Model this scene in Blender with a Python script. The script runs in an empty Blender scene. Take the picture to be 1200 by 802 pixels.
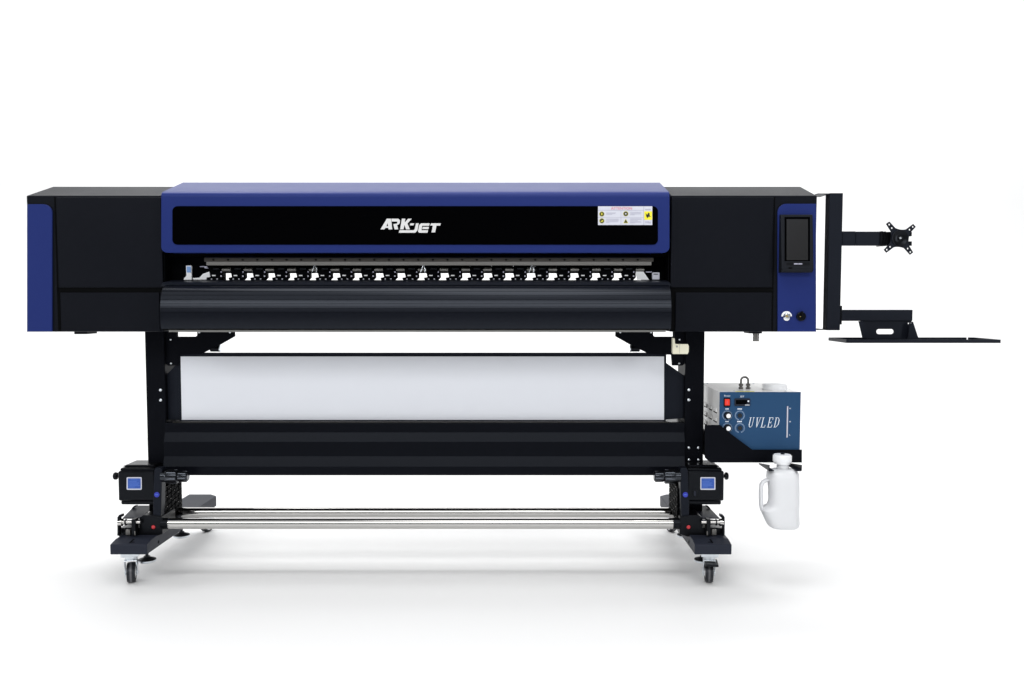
import bpy, bmesh, math, random
from mathutils import Matrix, Vector
random.seed(7)
SC = bpy.context.scene
COL = SC.collection

# ------------------------------------------------------------------ camera
F, CX, CY, HOR, CAMY, CAMZ = 1056.0, 600.0, 415.5, 350.0, -3.3, 1.073
PITCH = math.atan((CY - HOR) / F)
cam = bpy.data.cameras.new('camera')
cam.sensor_width = 36.0
cam.lens = F / 1200.0 * 36.0
cam.shift_y = (CY - 401.0) / 1200.0
cam.clip_end = 200
camo = bpy.data.objects.new('camera', cam)
COL.objects.link(camo)
camo.location = (0, CAMY, CAMZ)
camo.rotation_euler = (math.pi / 2 - PITCH, 0, 0)
SC.camera = camo

# ------------------------------------------------------------------ light
w = bpy.data.worlds.new('World'); SC.world = w; w.use_nodes = True
w.node_tree.nodes['Background'].inputs[0].default_value = (0.9, 0.95, 1, 1)
w.node_tree.nodes['Background'].inputs[1].default_value = 0.14
SC.view_settings.view_transform = 'Standard'
SC.view_settings.look = 'None'
SC.view_settings.exposure = 0.0
SC.view_settings.gamma = 1.0

def area(name, loc, target, sx, sy, power, col=(1, 1, 1)):
    l = bpy.data.lights.new(name, 'AREA'); l.shape = 'RECTANGLE'
    l.size = sx; l.size_y = sy; l.energy = power; l.color = col
    o = bpy.data.objects.new(name, l); COL.objects.link(o)
    o.location = loc
    d = Vector(target) - Vector(loc)
    o.rotation_euler = d.to_track_quat('-Z', 'Y').to_euler()
    return o
area('overhead_softbox', (-0.8, 0.0, 3.7), (-0.5, 0.3, 0), 4.5, 1.8, 100)
area('front_softbox', (-0.8, -5.6, 3.9), (-0.2, 0, 0.7), 7.0, 1.3, 200)
area('front_strip_fill', (-6.2, -4.4, 1.7), (-0.9, 0.2, 0.7), 0.9, 2.2, 58)  # added low fill strips, left and right, evening the light on the white panel
area('front_strip_fill', (5.2, -4.8, 1.7), (0.3, 0.2, 0.7), 0.9, 2.2, 70)
area('floor_softbox', (0, -3.0, 5.4), (0, -1.8, 0), 9.0, 3.0, 88)
area('side_softbox', (3.5, 0.1, 4.0), (0.95, 0.3, 0.6), 1.6, 1.6, 62)
area('side_softbox', (-4.8, 0.2, 3.0), (-1.4, 0.3, 1.0), 1.6, 2.0, 40)
area('backdrop_softbox', (0, 2.6, 6.6), (0, 5.2, 1.2), 14.0, 1.6, 510)

# ------------------------------------------------------------------ materials
def mat(name, col, rough=0.5, metal=0.0, spec=0.5, bump=0.0, bscale=300.0, var=0.0, coat=0.0, sss=0.0, aniso=None):
    m = bpy.data.materials.new(name); m.use_nodes = True
    nt = m.node_tree; b = nt.nodes['Principled BSDF']
    b.inputs['Base Color'].default_value = (*col, 1)
    b.inputs['Roughness'].default_value = rough
    b.inputs['Metallic'].default_value = metal
    b.inputs['Specular IOR Level'].default_value = spec
    if max(col) < 0.03: b.inputs['Specular Tint'].default_value = (0.78, 0.86, 1.0, 1)
    if coat: b.inputs['Coat Weight'].default_value = coat; b.inputs['Coat Roughness'].default_value = 0.08
    if sss:
        b.inputs['Subsurface Weight'].default_value = sss
        b.inputs['Subsurface Radius'].default_value = (0.02, 0.02, 0.02)
        b.inputs['Subsurface Scale'].default_value = 0.5
    tc = nt.nodes.new('ShaderNodeTexCoord')
    if bump or var:
        n = nt.nodes.new('ShaderNodeTexNoise'); n.inputs['Scale'].default_value = bscale
        n.inputs['Detail'].default_value = 4
        mp = nt.nodes.new('ShaderNodeMapping')
        if aniso: mp.inputs['Scale'].default_value = aniso
        nt.links.new(tc.outputs['Object'], mp.inputs[0]); nt.links.new(mp.outputs[0], n.inputs['Vector'])
    if bump:
        bp = nt.nodes.new('ShaderNodeBump'); bp.inputs['Strength'].default_value = bump
        bp.inputs['Distance'].default_value = 0.001
        nt.links.new(n.outputs['Fac'], bp.inputs['Height']); nt.links.new(bp.outputs[0], b.inputs['Normal'])
    if var:
        n2 = nt.nodes.new('ShaderNodeTexNoise'); n2.inputs['Scale'].default_value = 3.0
        n2.inputs['Detail'].default_value = 6
        nt.links.new(tc.outputs['Object'], n2.inputs['Vector'])
        mr = nt.nodes.new('ShaderNodeMapRange')
        mr.inputs['To Min'].default_value = max(0.02, rough - var); mr.inputs['To Max'].default_value = rough + var
        nt.links.new(n2.outputs['Fac'], mr.inputs['Value']); nt.links.new(mr.outputs[0], b.inputs['Roughness'])
    return m
M = dict(
    floor=mat('white_floor', (0.765, 0.765, 0.765), 0.6, spec=0.2, bump=0.03, bscale=200),
    backdrop=mat('white_backdrop', (0.9, 0.9, 0.9), 0.8, spec=0.1),
    black=mat('black_powder_coat', (0.0040, 0.0044, 0.0066), 0.42, spec=0.09, bump=0.2, bscale=700, var=0.10),
    blackin=mat('black_inside', (0.0012, 0.0012, 0.0015), 0.6, spec=0.03),
    legblack=mat('black_leg_paint', (0.003, 0.0033, 0.005), 0.45, spec=0.05, bump=0.1, bscale=900, var=0.05),
    navyblack=mat('blue_black_paint', (0.006, 0.0072, 0.0115), 0.4, spec=0.14, bump=0.1, bscale=900, var=0.05),
    beam=mat('satin_black_extrusion', (0.0035, 0.004, 0.006), 0.27, spec=0.06, bump=0.05, bscale=500, aniso=(0.02, 1, 1)),
    blue=mat('blue_paint', (0.0130, 0.0240, 0.125), 0.34, spec=0.10, bump=0.08, bscale=900, var=0.04),
    gloss=mat('black_acrylic', (0.0006, 0.0006, 0.0008), 0.06, spec=0.04),
    slot=mat('dark_gap', (0.002, 0.002, 0.002), 0.8, spec=0.05),
    guide=mat('satin_anodised', (0.0040, 0.0047, 0.0075), 0.26, metal=0.0, spec=0.24, bump=0.05, bscale=400, aniso=(0.02, 1, 1)),
    alu=mat('brushed_aluminium', (0.20, 0.196, 0.188), 0.34, metal=1.0, bump=0.25, bscale=160, aniso=(1, 0.2, 3)),
    railup=mat('dark_rail_face', (0.06, 0.056, 0.052), 0.4, metal=1.0, bump=0.2, bscale=160, aniso=(1, 0.2, 3)),
    hose=mat('dull_nickel', (0.16, 0.155, 0.15), 0.3, metal=1.0),
    strip=mat('grey_edge_strip', (0.32, 0.32, 0.31), 0.4, metal=0.6),
    chrome=mat('polished_chrome', (0.56, 0.55, 0.535), 0.07, metal=1.0),
    zinc=mat('zinc_steel', (0.66, 0.70, 0.74), 0.28, metal=1.0),
    foot=mat('dark_grey_foot_paint', (0.018, 0.021, 0.032), 0.46, spec=0.12, bump=0.12, bscale=900, var=0.05),
    rubber=mat('black_rubber', (0.012, 0.012, 0.013), 0.42, spec=0.4),
    plastic=mat('black_plastic', (0.0028, 0.0029, 0.0036), 0.28, spec=0.16, bump=0.06, bscale=1200),
    greywheel=mat('grey_tyre', (0.10, 0.10, 0.11), 0.4),
    panel=mat('white_matte_panel', (0.72, 0.74, 0.79), 0.7, spec=0.2, bump=0.03, bscale=60),
    white=mat('white_plastic', (0.82, 0.83, 0.85), 0.4),
    cream=mat('cream_plastic', (0.68, 0.66, 0.52), 0.45),
    jug=mat('milky_polyethylene', (0.68, 0.69, 0.71), 0.38, sss=0.25, bump=0.08, bscale=25),
    chblue=mat('steel_blue_panel', (0.019, 0.062, 0.142), 0.42, spec=0.12, bump=0.1, bscale=900, var=0.04),
    chwhite=mat('white_steel_case', (0.86, 0.86, 0.85), 0.4, spec=0.5, bump=0.05, bscale=800),
    red=mat('red_plastic', (0.75, 0.03, 0.012), 0.35),
    rose=mat('dull_red_plastic', (0.50, 0.035, 0.045), 0.4),
    sheen=mat('glossy_black_plastic', (0.004, 0.0042, 0.005), 0.2, spec=0.6),
    tick=mat('pale_blue_print', (0.30, 0.42, 0.60), 0.5),
    print_=mat('white_print', (0.78, 0.84, 0.92), 0.5),
    logo=mat('silver_lettering', (0.58, 0.58, 0.58), 0.4, metal=0.0),
    labelwhite=mat('label_white', (0.54, 0.55, 0.62), 0.5),
    labelgrey=mat('label_grey_print', (0.33, 0.33, 0.42), 0.6),
    labelred=mat('label_red_print', (0.62, 0.12, 0.18), 0.6),
    yellow=mat('label_yellow', (0.75, 0.68, 0.02), 0.5),
    olive=mat('label_dark_olive', (0.045, 0.045, 0.006), 0.5),
    ink=mat('black_ink', (0.006, 0.006, 0.006), 0.5),
    stblue=mat('sticker_blue', (0.018, 0.075, 0.35), 0.4),
    stprint=mat('sticker_light_blue_print', (0.055, 0.14, 0.50), 0.4),
    badge=mat('badge_blue', (0.018, 0.028, 0.38), 0.35),
    bezel=mat('dark_grey_bezel', (0.007, 0.0076, 0.0098), 0.4, spec=0.14),
    screen=mat('dark_screen_glass', (0.016, 0.0155, 0.0155), 0.22, spec=0.2),
    gold=mat('brass', (0.55, 0.42, 0.18), 0.35, metal=1.0),
    ice=mat('pale_blue_plastic', (0.20, 0.34, 0.62), 0.3),
)

# ------------------------------------------------------------------ pixel measurements -> metres
CP, SP = math.cos(PITCH), math.sin(PITCH)
def P(px, py, Y):
    u = (px - CX) / F; v = (CY - py) / F
    dy = CP + v * SP; dz = -SP + v * CP
    t = (Y - CAMY) / dy
    return Vector((u * t, Y, CAMZ + dz * t))
def Xp(px, py, Y): return P(px, py, Y).x
def Zp(py, Y): return P(600, py, Y).z

# ------------------------------------------------------------------ mesh builder
class MB:
    def __init__(s): s.v = []; s.f = []; s.m = []; s.mats = []; s.smooth = []
    def mi(s, m):
        if m not in s.mats: s.mats.append(m)
        return s.mats.index(m)
    def add(s, vs, fs, m, smooth=False):
        b = len(s.v); s.v += [tuple(p) for p in vs]; i = s.mi(m)
        for f in fs: s.f.append(tuple(b + k for k in f)); s.m.append(i); s.smooth.append(smooth)
        return s
    def box(s, x0, x1, y0, y1, z0, z1, m):
        x0, x1 = sorted((x0, x1)); y0, y1 = sorted((y0, y1)); z0, z1 = sorted((z0, z1))
        vs = [(x, y, z) for z in (z0, z1) for y in (y0, y1) for x in (x0, x1)]
        return s.add(vs, [(0, 2, 3, 1), (4, 5, 7, 6), (0, 1, 5, 4), (2, 6, 7, 3), (0, 4, 6, 2), (1, 3, 7, 5)], m)
    def pbox(s, x0, y0, x1, y1, Y0, Y1, m):
        ym = (y0 + y1) / 2
        return s.box(Xp(x0, ym, Y0), Xp(x1, ym, Y0), Y0, Y1, Zp(y0, Y0), Zp(y1, Y0), m)
    def extr_x(s, prof, x0, x1, m, smooth=False):      # prof: list of (Y, Z)
        n = len(prof); x0, x1 = sorted((x0, x1))
        vs = [(x0, y, z) for y, z in prof] + [(x1, y, z) for y, z in prof]
        fs = [(i, (i + 1) % n, n + (i + 1) % n, n + i) for i in range(n)]
        s.add(vs, fs, m, smooth)
        b = len(s.v) - 2 * n; i = s.mi(m)
        s.f += [tuple(b + k for k in range(n))[::-1], tuple(b + n + k for k in range(n))]
        s.m += [i, i]; s.smooth += [False, False]
        return s
    def cyl(s, c0, c1, r0, m, r1=None, n=32, cap=True):
        c0, c1 = Vector(c0), Vector(c1); r1 = r0 if r1 is None else r1
        d = (c1 - c0).normalized()
        a = d.orthogonal().normalized(); b2 = d.cross(a)
        vs = []
        for c, r in ((c0, r0), (c1, r1)):
            for k in range(n):
                t = 2 * math.pi * k / n
                vs.append(c + a * (r * math.cos(t)) + b2 * (r * math.sin(t)))
        s.add(vs, [(k, (k + 1) % n, n + (k + 1) % n, n + k) for k in range(n)], m, True)
        if cap:
            b = len(s.v) - 2 * n; i = s.mi(m)
            s.f += [tuple(b + k for k in range(n))[::-1], tuple(b + n + k for k in range(n))]
            s.m += [i, i]; s.smooth += [False, False]
        return s
    def lathe(s, c, axis, prof, m, n=32):                # prof: (dist along axis, radius)
        c = Vector(c); d = Vector(axis).normalized(); a = d.orthogonal().normalized(); b2 = d.cross(a)
        vs = []; k0 = len(prof)
        for h, r in prof:
            for k in range(n):
                t = 2 * math.pi * k / n
                vs.append(c + d * h + a * (r * math.cos(t)) + b2 * (r * math.sin(t)))
        fs = [(j * n + k, j * n + (k + 1) % n, (j + 1) * n + (k + 1) % n, (j + 1) * n + k) for j in range(k0 - 1) for k in range(n)]
        return s.add(vs, fs, m, True)
    def tube(s, pts, r, m, n=12, sy=1.0):
        pts = [Vector(p) for p in pts]; vs = []; up = Vector((0, 1, 0))
        for i, p in enumerate(pts):
            d = (pts[min(i + 1, len(pts) - 1)] - pts[max(i - 1, 0)]).normalized()
            a = d.cross(up)
            if a.length < 1e-3: a = d.orthogonal()
            a.normalize(); b = d.cross(a)
            for k in range(n):
                t = 2 * math.pi * k / n
                vs.append(p + a * r * math.cos(t) + b * r * sy * math.sin(t))
        fs = [(i * n + k, i * n + (k + 1) % n, (i + 1) * n + (k + 1) % n, (i + 1) * n + k) for i in range(len(pts) - 1) for k in range(n)]
        fs += [tuple(range(n))[::-1], tuple((len(pts) - 1) * n + k for k in range(n))]
        return s.add(vs, fs, m, True)
    def mesh(s, me, mx, m, smooth=False):
        return s.add([mx @ v.co for v in me.vertices], [tuple(p.vertices) for p in me.polygons], m, smooth)
    def shape(s, polys, Y0, Y1, m, px=True, bev=0.0):    # polygons (first outline, then holes) as a plate between Y0 and Y1
        Y0, Y1 = sorted((Y0, Y1))
        cu = bpy.data.curves.new('c', 'CURVE'); cu.dimensions = '2D'; cu.fill_mode = 'BOTH'
        cu.extrude = max(1e-5, (Y1 - Y0) / 2 - bev)
        if bev: cu.bevel_depth = bev; cu.bevel_resolution = 2; cu.offset = -bev
        for poly in polys:
            sp = cu.splines.new('POLY'); sp.points.add(len(poly) - 1)
            for i, q in enumerate(poly):
                p = P(q[0], q[1], Y0) if px else Vector((q[0], 0, q[1]))
                sp.points[i].co = (p.x, p.z, 0, 1)
            sp.use_cyclic_u = True
        o = bpy.data.objects.new('c', cu)
        me = bpy.data.meshes.new_from_object(o)
        mx = Matrix.Translation((0, (Y0 + Y1) / 2, 0)) @ Matrix.Rotation(math.pi / 2, 4, 'X')
        s.mesh(me, mx, m)
        bpy.data.objects.remove(o); bpy.data.curves.remove(cu); bpy.data.meshes.remove(me)
        return s
    def text(s, t, x0, yb, hpx, Y, m, width=None, shear=0.0):   # baseline-left at pixel (x0, yb), cap height hpx
        cu = bpy.data.curves.new('t', 'FONT'); cu.body = t; cu.size = 1; cu.shear = shear
        o = bpy.data.objects.new('t', cu); me = bpy.data.meshes.new_from_object(o)
        xs = [v.co.x for v in me.vertices]; ys = [v.co.y for v in me.vertices]
        p0 = P(x0, yb, Y); k = (P(x0, yb - hpx, Y).z - p0.z) / max(ys)
        kx = k
        if width: kx = (P(x0 + width, yb, Y).x - p0.x) / (max(xs) - min(xs))
        mx = Matrix(((kx, 0, 0, p0.x - min(xs) * kx), (0, 0, -1, Y), (0, k, 0, p0.z), (0, 0, 0, 1)))
        s.mesh(me, mx, m)
        bpy.data.objects.remove(o); bpy.data.curves.remove(cu); bpy.data.meshes.remove(me)
        return s
    def build(s, name, parent=None, bevel=0.0, seg=2, label=None):
        me = bpy.data.meshes.new(name)
        me.from_pydata(s.v, [], s.f)
        for m in s.mats: me.materials.append(M[m])
        me.polygons.foreach_set('material_index', s.m)
        me.polygons.foreach_set('use_smooth', s.smooth)
        bm = bmesh.new(); bm.from_mesh(me)
        bmesh.ops.recalc_face_normals(bm, faces=bm.faces)
        bm.to_mesh(me); bm.free(); me.update()
        me.set_sharp_from_angle(angle=math.radians(38))
        me.polygons.foreach_set('use_smooth', s.smooth); me.update()
        o = bpy.data.objects.new(name, me); COL.objects.link(o)
        if parent:
            o.parent = parent
            q = parent; off = Vector((0, 0, 0))
            while q: off += q.location; q = q.parent
            for v in me.vertices: v.co -= off
        if bevel:
            b = o.modifiers.new('bevel', 'BEVEL'); b.width = bevel; b.segments = seg
            b.limit_method = 'ANGLE'; b.angle_limit = math.radians(40); b.harden_normals = False
        if label: o['label'] = label
        return o

def thing(name, label, cat, loc):
    o = bpy.data.objects.new(name, None); COL.objects.link(o); o.empty_display_size = 0.1
    o.location = loc; o['label'] = label; o['category'] = cat
    return o
def rrect(x0, y0, x1, y1, r, c='1111', n=6):             # corners: tl tr br bl
    out = []
    for k, (cx, cy, a0) in enumerate(((x0 + r, y0 + r, 180), (x1 - r, y0 + r, 270), (x1 - r, y1 - r, 0), (x0 + r, y1 - r, 90))):
        if c[k] == '0':
            out.append(((x0, y0), (x1, y0), (x1, y1), (x0, y1))[k]); continue
        for i in range(n + 1):
            a = math.radians(a0 + 90 * i / n)
            out.append((cx + r * math.cos(a), cy + r * math.sin(a)))
    return out
def disc(cx, cy, r, n=24, a0=0.0, a1=360.0):
    return [(cx + r * math.cos(math.radians(a0 + (a1 - a0) * k / n)), cy + r * math.sin(math.radians(a0 + (a1 - a0) * k / n))) for k in range(n)]

# ------------------------------------------------------------------ setting
b = MB(); b.add([(-14, -9, 0), (14, -9, 0), (14, 3.6, 0), (-14, 3.6, 0)], [(0, 1, 2, 3)], 'floor')
o = b.build('floor'); o['kind'] = 'structure'
b = MB(); pr = [(3.6, 0.0)]
for k in range(1, 13):
    a = math.radians(90 * k / 12); pr.append((3.6 + 2.0 * math.sin(a), 2.0 - 2.0 * math.cos(a)))
pr.append((5.6, 8.0))
vs = [(x, y, z) for x in (-14, 14) for y, z in pr]; n = len(pr)
b.add(vs, [(i, i + 1, n + i + 1, n + i) for i in range(n - 1)], 'backdrop', True)
o = b.build('backdrop'); o['kind'] = 'structure'

# ------------------------------------------------------------------ the printer
XC = -0.337
PR = thing('large_format_printer', 'wide black and blue roll printer standing on four caster wheels', 'printer', (XC, 0.3, 0))
Zb, Zt = Zp(389, 0), Zp(229.5, 0)            # bottom and front-top edge of the housings
Yr = 0.19; Zr = Zp(219, Yr)
prof_end = [(0, Zb), (0, Zt), (Yr, Zr), (0.62, Zr + 0.01), (0.66, Zr - 0.05), (0.60, Zb)]

def end_housing(left):
    if left: xa, xb = Xp(33.5, 309, 0), Xp(190, 309, 0)
    else:    xa, xb = Xp(785.8, 309, 0), Xp(956, 309, 0)
    h = MB().extr_x(prof_end, xa, xb, 'black').build('end_housing', PR, 0.003)
    q = [(67.5, 231.5, 189.6, 337.2), (71, 343, 187, 388.6)] if left else [(786.5, 231.5, 905.7, 337), (791.5, 343, 904, 388.6)]
    for k, (x0, y0, x1, y1) in enumerate(q):
        MB().pbox(x0, y0, x1, y1, -0.006, 0.004, 'black').build('access_panel', h, 0.002)
    g = MB()
    if left:
        g.pbox(65.8, 231, 67.3, 388.6, -0.0015, 0.004, 'slot'); g.pbox(67.5, 337.3, 189.6, 342.8, -0.0015, 0.004, 'slot')
        g.pbox(67.5, 343, 70.8, 388.6, -0.0010, 0.004, 'slot')
    else:
        g.pbox(905.9, 231, 907, 388.6, -0.0015, 0.004, 'slot'); g.pbox(786.5, 337.2, 905.7, 342.8, -0.0015, 0.004, 'slot')
        g.pbox(786.5, 343, 791.2, 388.6, -0.0010, 0.004, 'slot')
    g.build('panel_gap', h)
    if left:
        MB().shape([rrect(31.5, 239.5, 60.5, 389, 10, '0100')], -0.008, 0.006, 'blue', bev=0.0015).build('corner_panel', h, label='tall blue corner panel with rounded top corner')
    else:
        MB().shape([rrect(911.5, 239, 956.5, 389, 10, '1000')], -0.008, 0.006, 'blue', bev=0.0015).build('corner_panel', h, label='tall blue corner panel carrying the screen and switches')
    # small feet and lugs under the housing
    g = MB()
    if left:
        g.pbox(87, 388.9, 102, 391.8, 0.02, 0.10, 'black')
    else:
        g.pbox(878, 388.9, 893, 391.0, 0.02, 0.10, 'black')
    g.build('underside_lug', h)
    return h
HL = end_housing(True); HR = end_housing(False)

# centre body: rear beam box, cavity and lower box
xa, xb = Xp(190.3, 309, 0) + 0.004, Xp(785.8, 309, 0) - 0.004
Zlid = Zp(214, 0.19)
b = MB()
b.extr_x([(0.05, Zp(301, 0.06)), (0.05, Zp(236, 0)), (0.185, Zlid - 0.016), (0.60, Zlid - 0.016), (0.60, Zp(301, 0.06))], xa, xb, 'blackin')   # beam over the opening
b.box(xa, xb, 0.02, 0.58, Zb + 0.012, Zp(331.5, 0.02), 'blackin')           # box under the platen
b.build('print_beam', PR)

# blue lid
yl = -0.030
b = MB()
b.shape([rrect(189, 230.5, 784.5, 296.3, 7, '0011')], yl, 0.045, 'blue')
z1, z2 = Zp(230.5, yl), Zp(226.0, yl)
arc = [(yl, z1)]
for k in range(1, 7):
    a = math.radians(75 * k / 6); R = 0.030
    arc.append((yl + R * (1 - math.cos(a)), z1 + R * 0.72 * math.sin(a)))
prof = arc + [(0.19, Zlid), (0.24, Zlid - 0.004), (0.24, Zlid - 0.05), (0.04, z1 - 0.0)]
b.extr_x(prof, Xp(189, 230, yl), Xp(784.5, 230, yl), 'blue', True)
LID = b.build('front_lid', PR)
for p in LID.data.polygons: p.use_smooth = True
LID.data.set_sharp_from_angle(angle=math.radians(35))
MB().shape([rrect(202, 241.8, 771, 287, 6)], yl - 0.002, yl + 0.01, 'gloss').build('window', LID, label='long glossy black window strip')

# logo
b = MB()
S = lambda pts: [(430 + x / 12.0, 245 + y / 12.0) for x, y in pts]
yw = yl - 0.0035
for polys in (
    [[(190, 288), (280, 138), (340, 138), (356, 288), (303, 288), (300, 266), (262, 266), (245, 288)], [(274, 244), (298, 244), (291, 198)]],
    [[(345, 138), (440, 138), (466, 160), (462, 200), (440, 222), (425, 228), (440, 288), (388, 288), (372, 215), (425, 205), (428, 178), (350, 178)]],
    [[(492, 138), (540, 138), (530, 195), (578, 138), (632, 138), (570, 205), (605, 288), (550, 288), (528, 225), (515, 288), (466, 288)]],
    [[(612, 203), (665, 203), (655, 232), (602, 232)]],
    [[(690, 203), (728, 203), (712, 300), (680, 335), (448, 335), (458, 300), (655, 300), (672, 285)]],
    [[(765, 203), (882, 203), (875, 237), (778, 237), (768, 300), (860, 300), (852, 335), (735, 335), (718, 320), (735, 225)]],
    [[(785, 253), (872, 253), (866, 284), (779, 284)]],
    [[(902, 203), (1040, 203), (1030, 235), (978, 235), (958, 330), (908, 330), (928, 235), (890, 235)]]):
    b.shape([S(q) for q in polys], yw, yl - 0.0025, 'logo')
b.build('logo_lettering', LID)

# warning label
b = MB(); y0 = yl - 0.003; y1 = yl - 0.0022
T = lambda x, y: (696 + x * 72 / 1200.0, 238 + y * 30 / 500.0)
def lr(x0, y0_, x1, y1_, m, k):
    a = T(x0, y0_); c = T(x1, y1_); b.shape([[a, (c[0], a[1]), c, (a[0], c[1])]], yl - 0.003 - 0.0004 * k, yl - 0.0028 - 0.0004 * k + 0.0001, m)
lr(80, 66, 1140, 432, 'labelwhite', 0)
lr(80, 139, 970, 146, 'labelgrey', 1); lr(970, 66, 978, 432, 'labelgrey', 1); lr(525, 146, 531, 418, 'labelgrey', 1)
lr(80, 282, 970, 287, 'labelgrey', 1)
lr(985, 165, 1135, 330, 'yellow', 1)
b.text('ATTENTION', *T(335, 130), 3.0, yl - 0.0040, 'labelred', width=24.5)
for (cx, cy) in ((155, 217), (155, 350), (622, 212)):
    c = T(cx, cy); b.shape([disc(c[0], c[1], 3.0)], yl - 0.0037, yl - 0.0033, 'yellow'); b.shape([disc(c[0], c[1], 2.75)], yl - 0.0042, yl - 0.0039, 'olive')
c = T(155, 217); b.shape([rrect(c[0] - .5, c[1] - 1.4, c[0] + .5, c[1] + 1.4, .3)], yl - 0.0047, yl - 0.0044, 'yellow')
c = T(622, 212); b.shape([disc(c[0], c[1], 0.8)], yl - 0.0047, yl - 0.0044, 'labelwhite')
c = T(155, 350); b.shape([[(c[0] - 1.6, c[1] + .7), (c[0] + 1.6, c[1] - .9), (c[0] + 1.2, c[1] + .6), (c[0] - 1, c[1] + 1)]], yl - 0.0047, yl - 0.0044, 'yellow')
c = T(622, 355); b.shape([[(c[0], c[1] - 2.8), (c[0] + 2.8, c[1] + 2.4), (c[0] - 2.8, c[1] + 2.4)]], yl - 0.0037, yl - 0.0033, 'yellow')
b.shape([[(c[0], c[1] - 2.3), (c[0] + 2.2, c[1] + 2.0), (c[0] - 2.2, c[1] + 2.0)]], yl - 0.0042, yl - 0.0039, 'olive')
c = T(1060, 245)
b.shape([[(c[0] - 3.2, c[1] - 3), (c[0] - 1.2, c[1] - .8), (c[0] + .4, c[1] - 3.4), (c[0] + 1.6, c[1] - 2.6), (c[0] + 1.8, c[1] + .2), (c[0] + 3, c[1] + 1.3), (c[0] + .6, c[1] + 1.4), (c[0] - .6, c[1] + 3), (c[0] - 2, c[1] + 1.6)]], yl - 0.0042, yl - 0.0039, 'ink')
for (xx, yy, ww) in ((240, 190, 190), (240, 206, 180), (240, 224, 120), (240, 312, 240), (240, 330, 250), (240, 348, 240), (240, 366, 235), (240, 382, 60),
                     (705, 178, 225), (705, 196, 215), (705, 214, 205), (705, 230, 90), (705, 305, 225), (705, 322, 230), (705, 340, 150), (705, 357, 210), (705, 375, 225), (705, 388, 100),
                     (1000, 120, 110), (1000, 132, 115), (1000, 358, 80), (1000, 374, 115), (1000, 388, 115)):
    lr(xx, yy, xx + ww, yy + 7, 'labelgrey', 1)
b.build('warning_label', LID)

# rail with holes, under the lid
ya = 0.015
b = MB()
zA, zB, zC, zD = Zp(299.5, ya), Zp(302.2, ya), Zp(306.8, ya), Zp(311.2, ya + 0.012)
x0, x1 = Xp(239, 306, ya), Xp(766, 306, ya)
b.extr_x([(ya + 0.02, zA), (ya + 0.004, zB), (ya + 0.004, zC), (ya + 0.045, zC), (ya + 0.045, zA)], x0, x1, 'railup')  # upper face of the aluminium rail, its weaker reflection put into a darker colour
b.extr_x([(ya + 0.001, zC - 0.0006), (ya + 0.003, zD), (ya + 0.045, zD), (ya + 0.045, zC - 0.0006)], x0 + .008, x1 - .008, 'alu')
k = 0; x = 250
while x < 762:
    b.shape([disc(x, 304.6, 1.25, 12)], ya + 0.0025, ya + 0.006, 'slot'); x += 17.15
b.build('metal_rail', PR)

# pinch rollers: 20 black brackets with the media slot open between them
yp = 0.05
units = []
zlo, zhi = Zp(328.2, yp), Zp(312, yp)
def bracket(c, arm=False):
    # black block between gap c-25.45 and gap c; outline follows the notched gap edges
    gr = [(c - 5.0, 320), (c - 4.6, 325.2), (c - 7.5, 328.3)]
    pl = c - 25.45
    gl = [(pl + 4.3, 320), (pl + 5.4, 325.0), (pl + 1.2, 325.6), (pl + 2.2, 328.3)]
    b = MB()
    b.shape([[gl[0], gl[1], gl[2], gl[3], (pl + 2.4, 330.5), (c - 7.6, 330.5), gr[2], gr[1], gr[0], (c - 5, 312.5), (pl + 4.3, 312.5)]], yp, yp + 0.03, 'blackin')
    b.pbox(pl + 4.5, 309.5, c + 4.2, 314.3, yp + 0.032, yp + 0.05, 'blackin')
    b.cyl(P(pl + 9, 315.5, yp - 0.004), P(c - 9, 315.5, yp - 0.004), 0.006, 'plastic', n=16)
    b.pbox(pl + 7.6, 322.4, pl + 11.6, 323.7, yp - 0.004, yp + 0.002, 'white')
    b.pbox(pl + 6.2, 326.6, pl + 7.6, 327.8, yp - 0.003, yp + 0.002, 'labelwhite')
    b.pbox(pl + 12.8, 326.6, pl + 14.3, 327.8, yp - 0.003, yp + 0.002, 'labelwhite')
    b.pbox(c - 7.8, 318.2, c - 6.4, 319.8, yp - 0.003, yp + 0.002, 'labelgrey')
    b.pbox(c - 8.0, 323, c - 6.5, 324.6, yp - 0.003, yp + 0.002, 'labelwhite')
    # steel-topped rubber wheel bridging the gap
    b.cyl(P(c - 5.2, 316.6, yp + 0.012), P(c + 4.6, 316.6, yp + 0.012), 0.0125, 'alu', n=20)
    if arm:      # a few rollers carry a little release arm
        b.tube([P(c - 2.5, 319.5, yp - .008), P(c - 1.0, 315.5, yp - .012), P(c - 0.2, 311.8, yp - .008), P(c + 1.4, 311.6, yp - .006)], .0017, 'zinc', 8)
        b.tube([P(c + 2.4, 319.8, yp - .008), P(c + 3.0, 316, yp - .01), P(c + 2.0, 313, yp - .008)], .0014, 'zinc', 8)
    return b.build('pinch_roller', PR)
for k in range(20):
    bracket(266.3 + 25.45 * k, k in (4, 9, 14))
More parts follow.
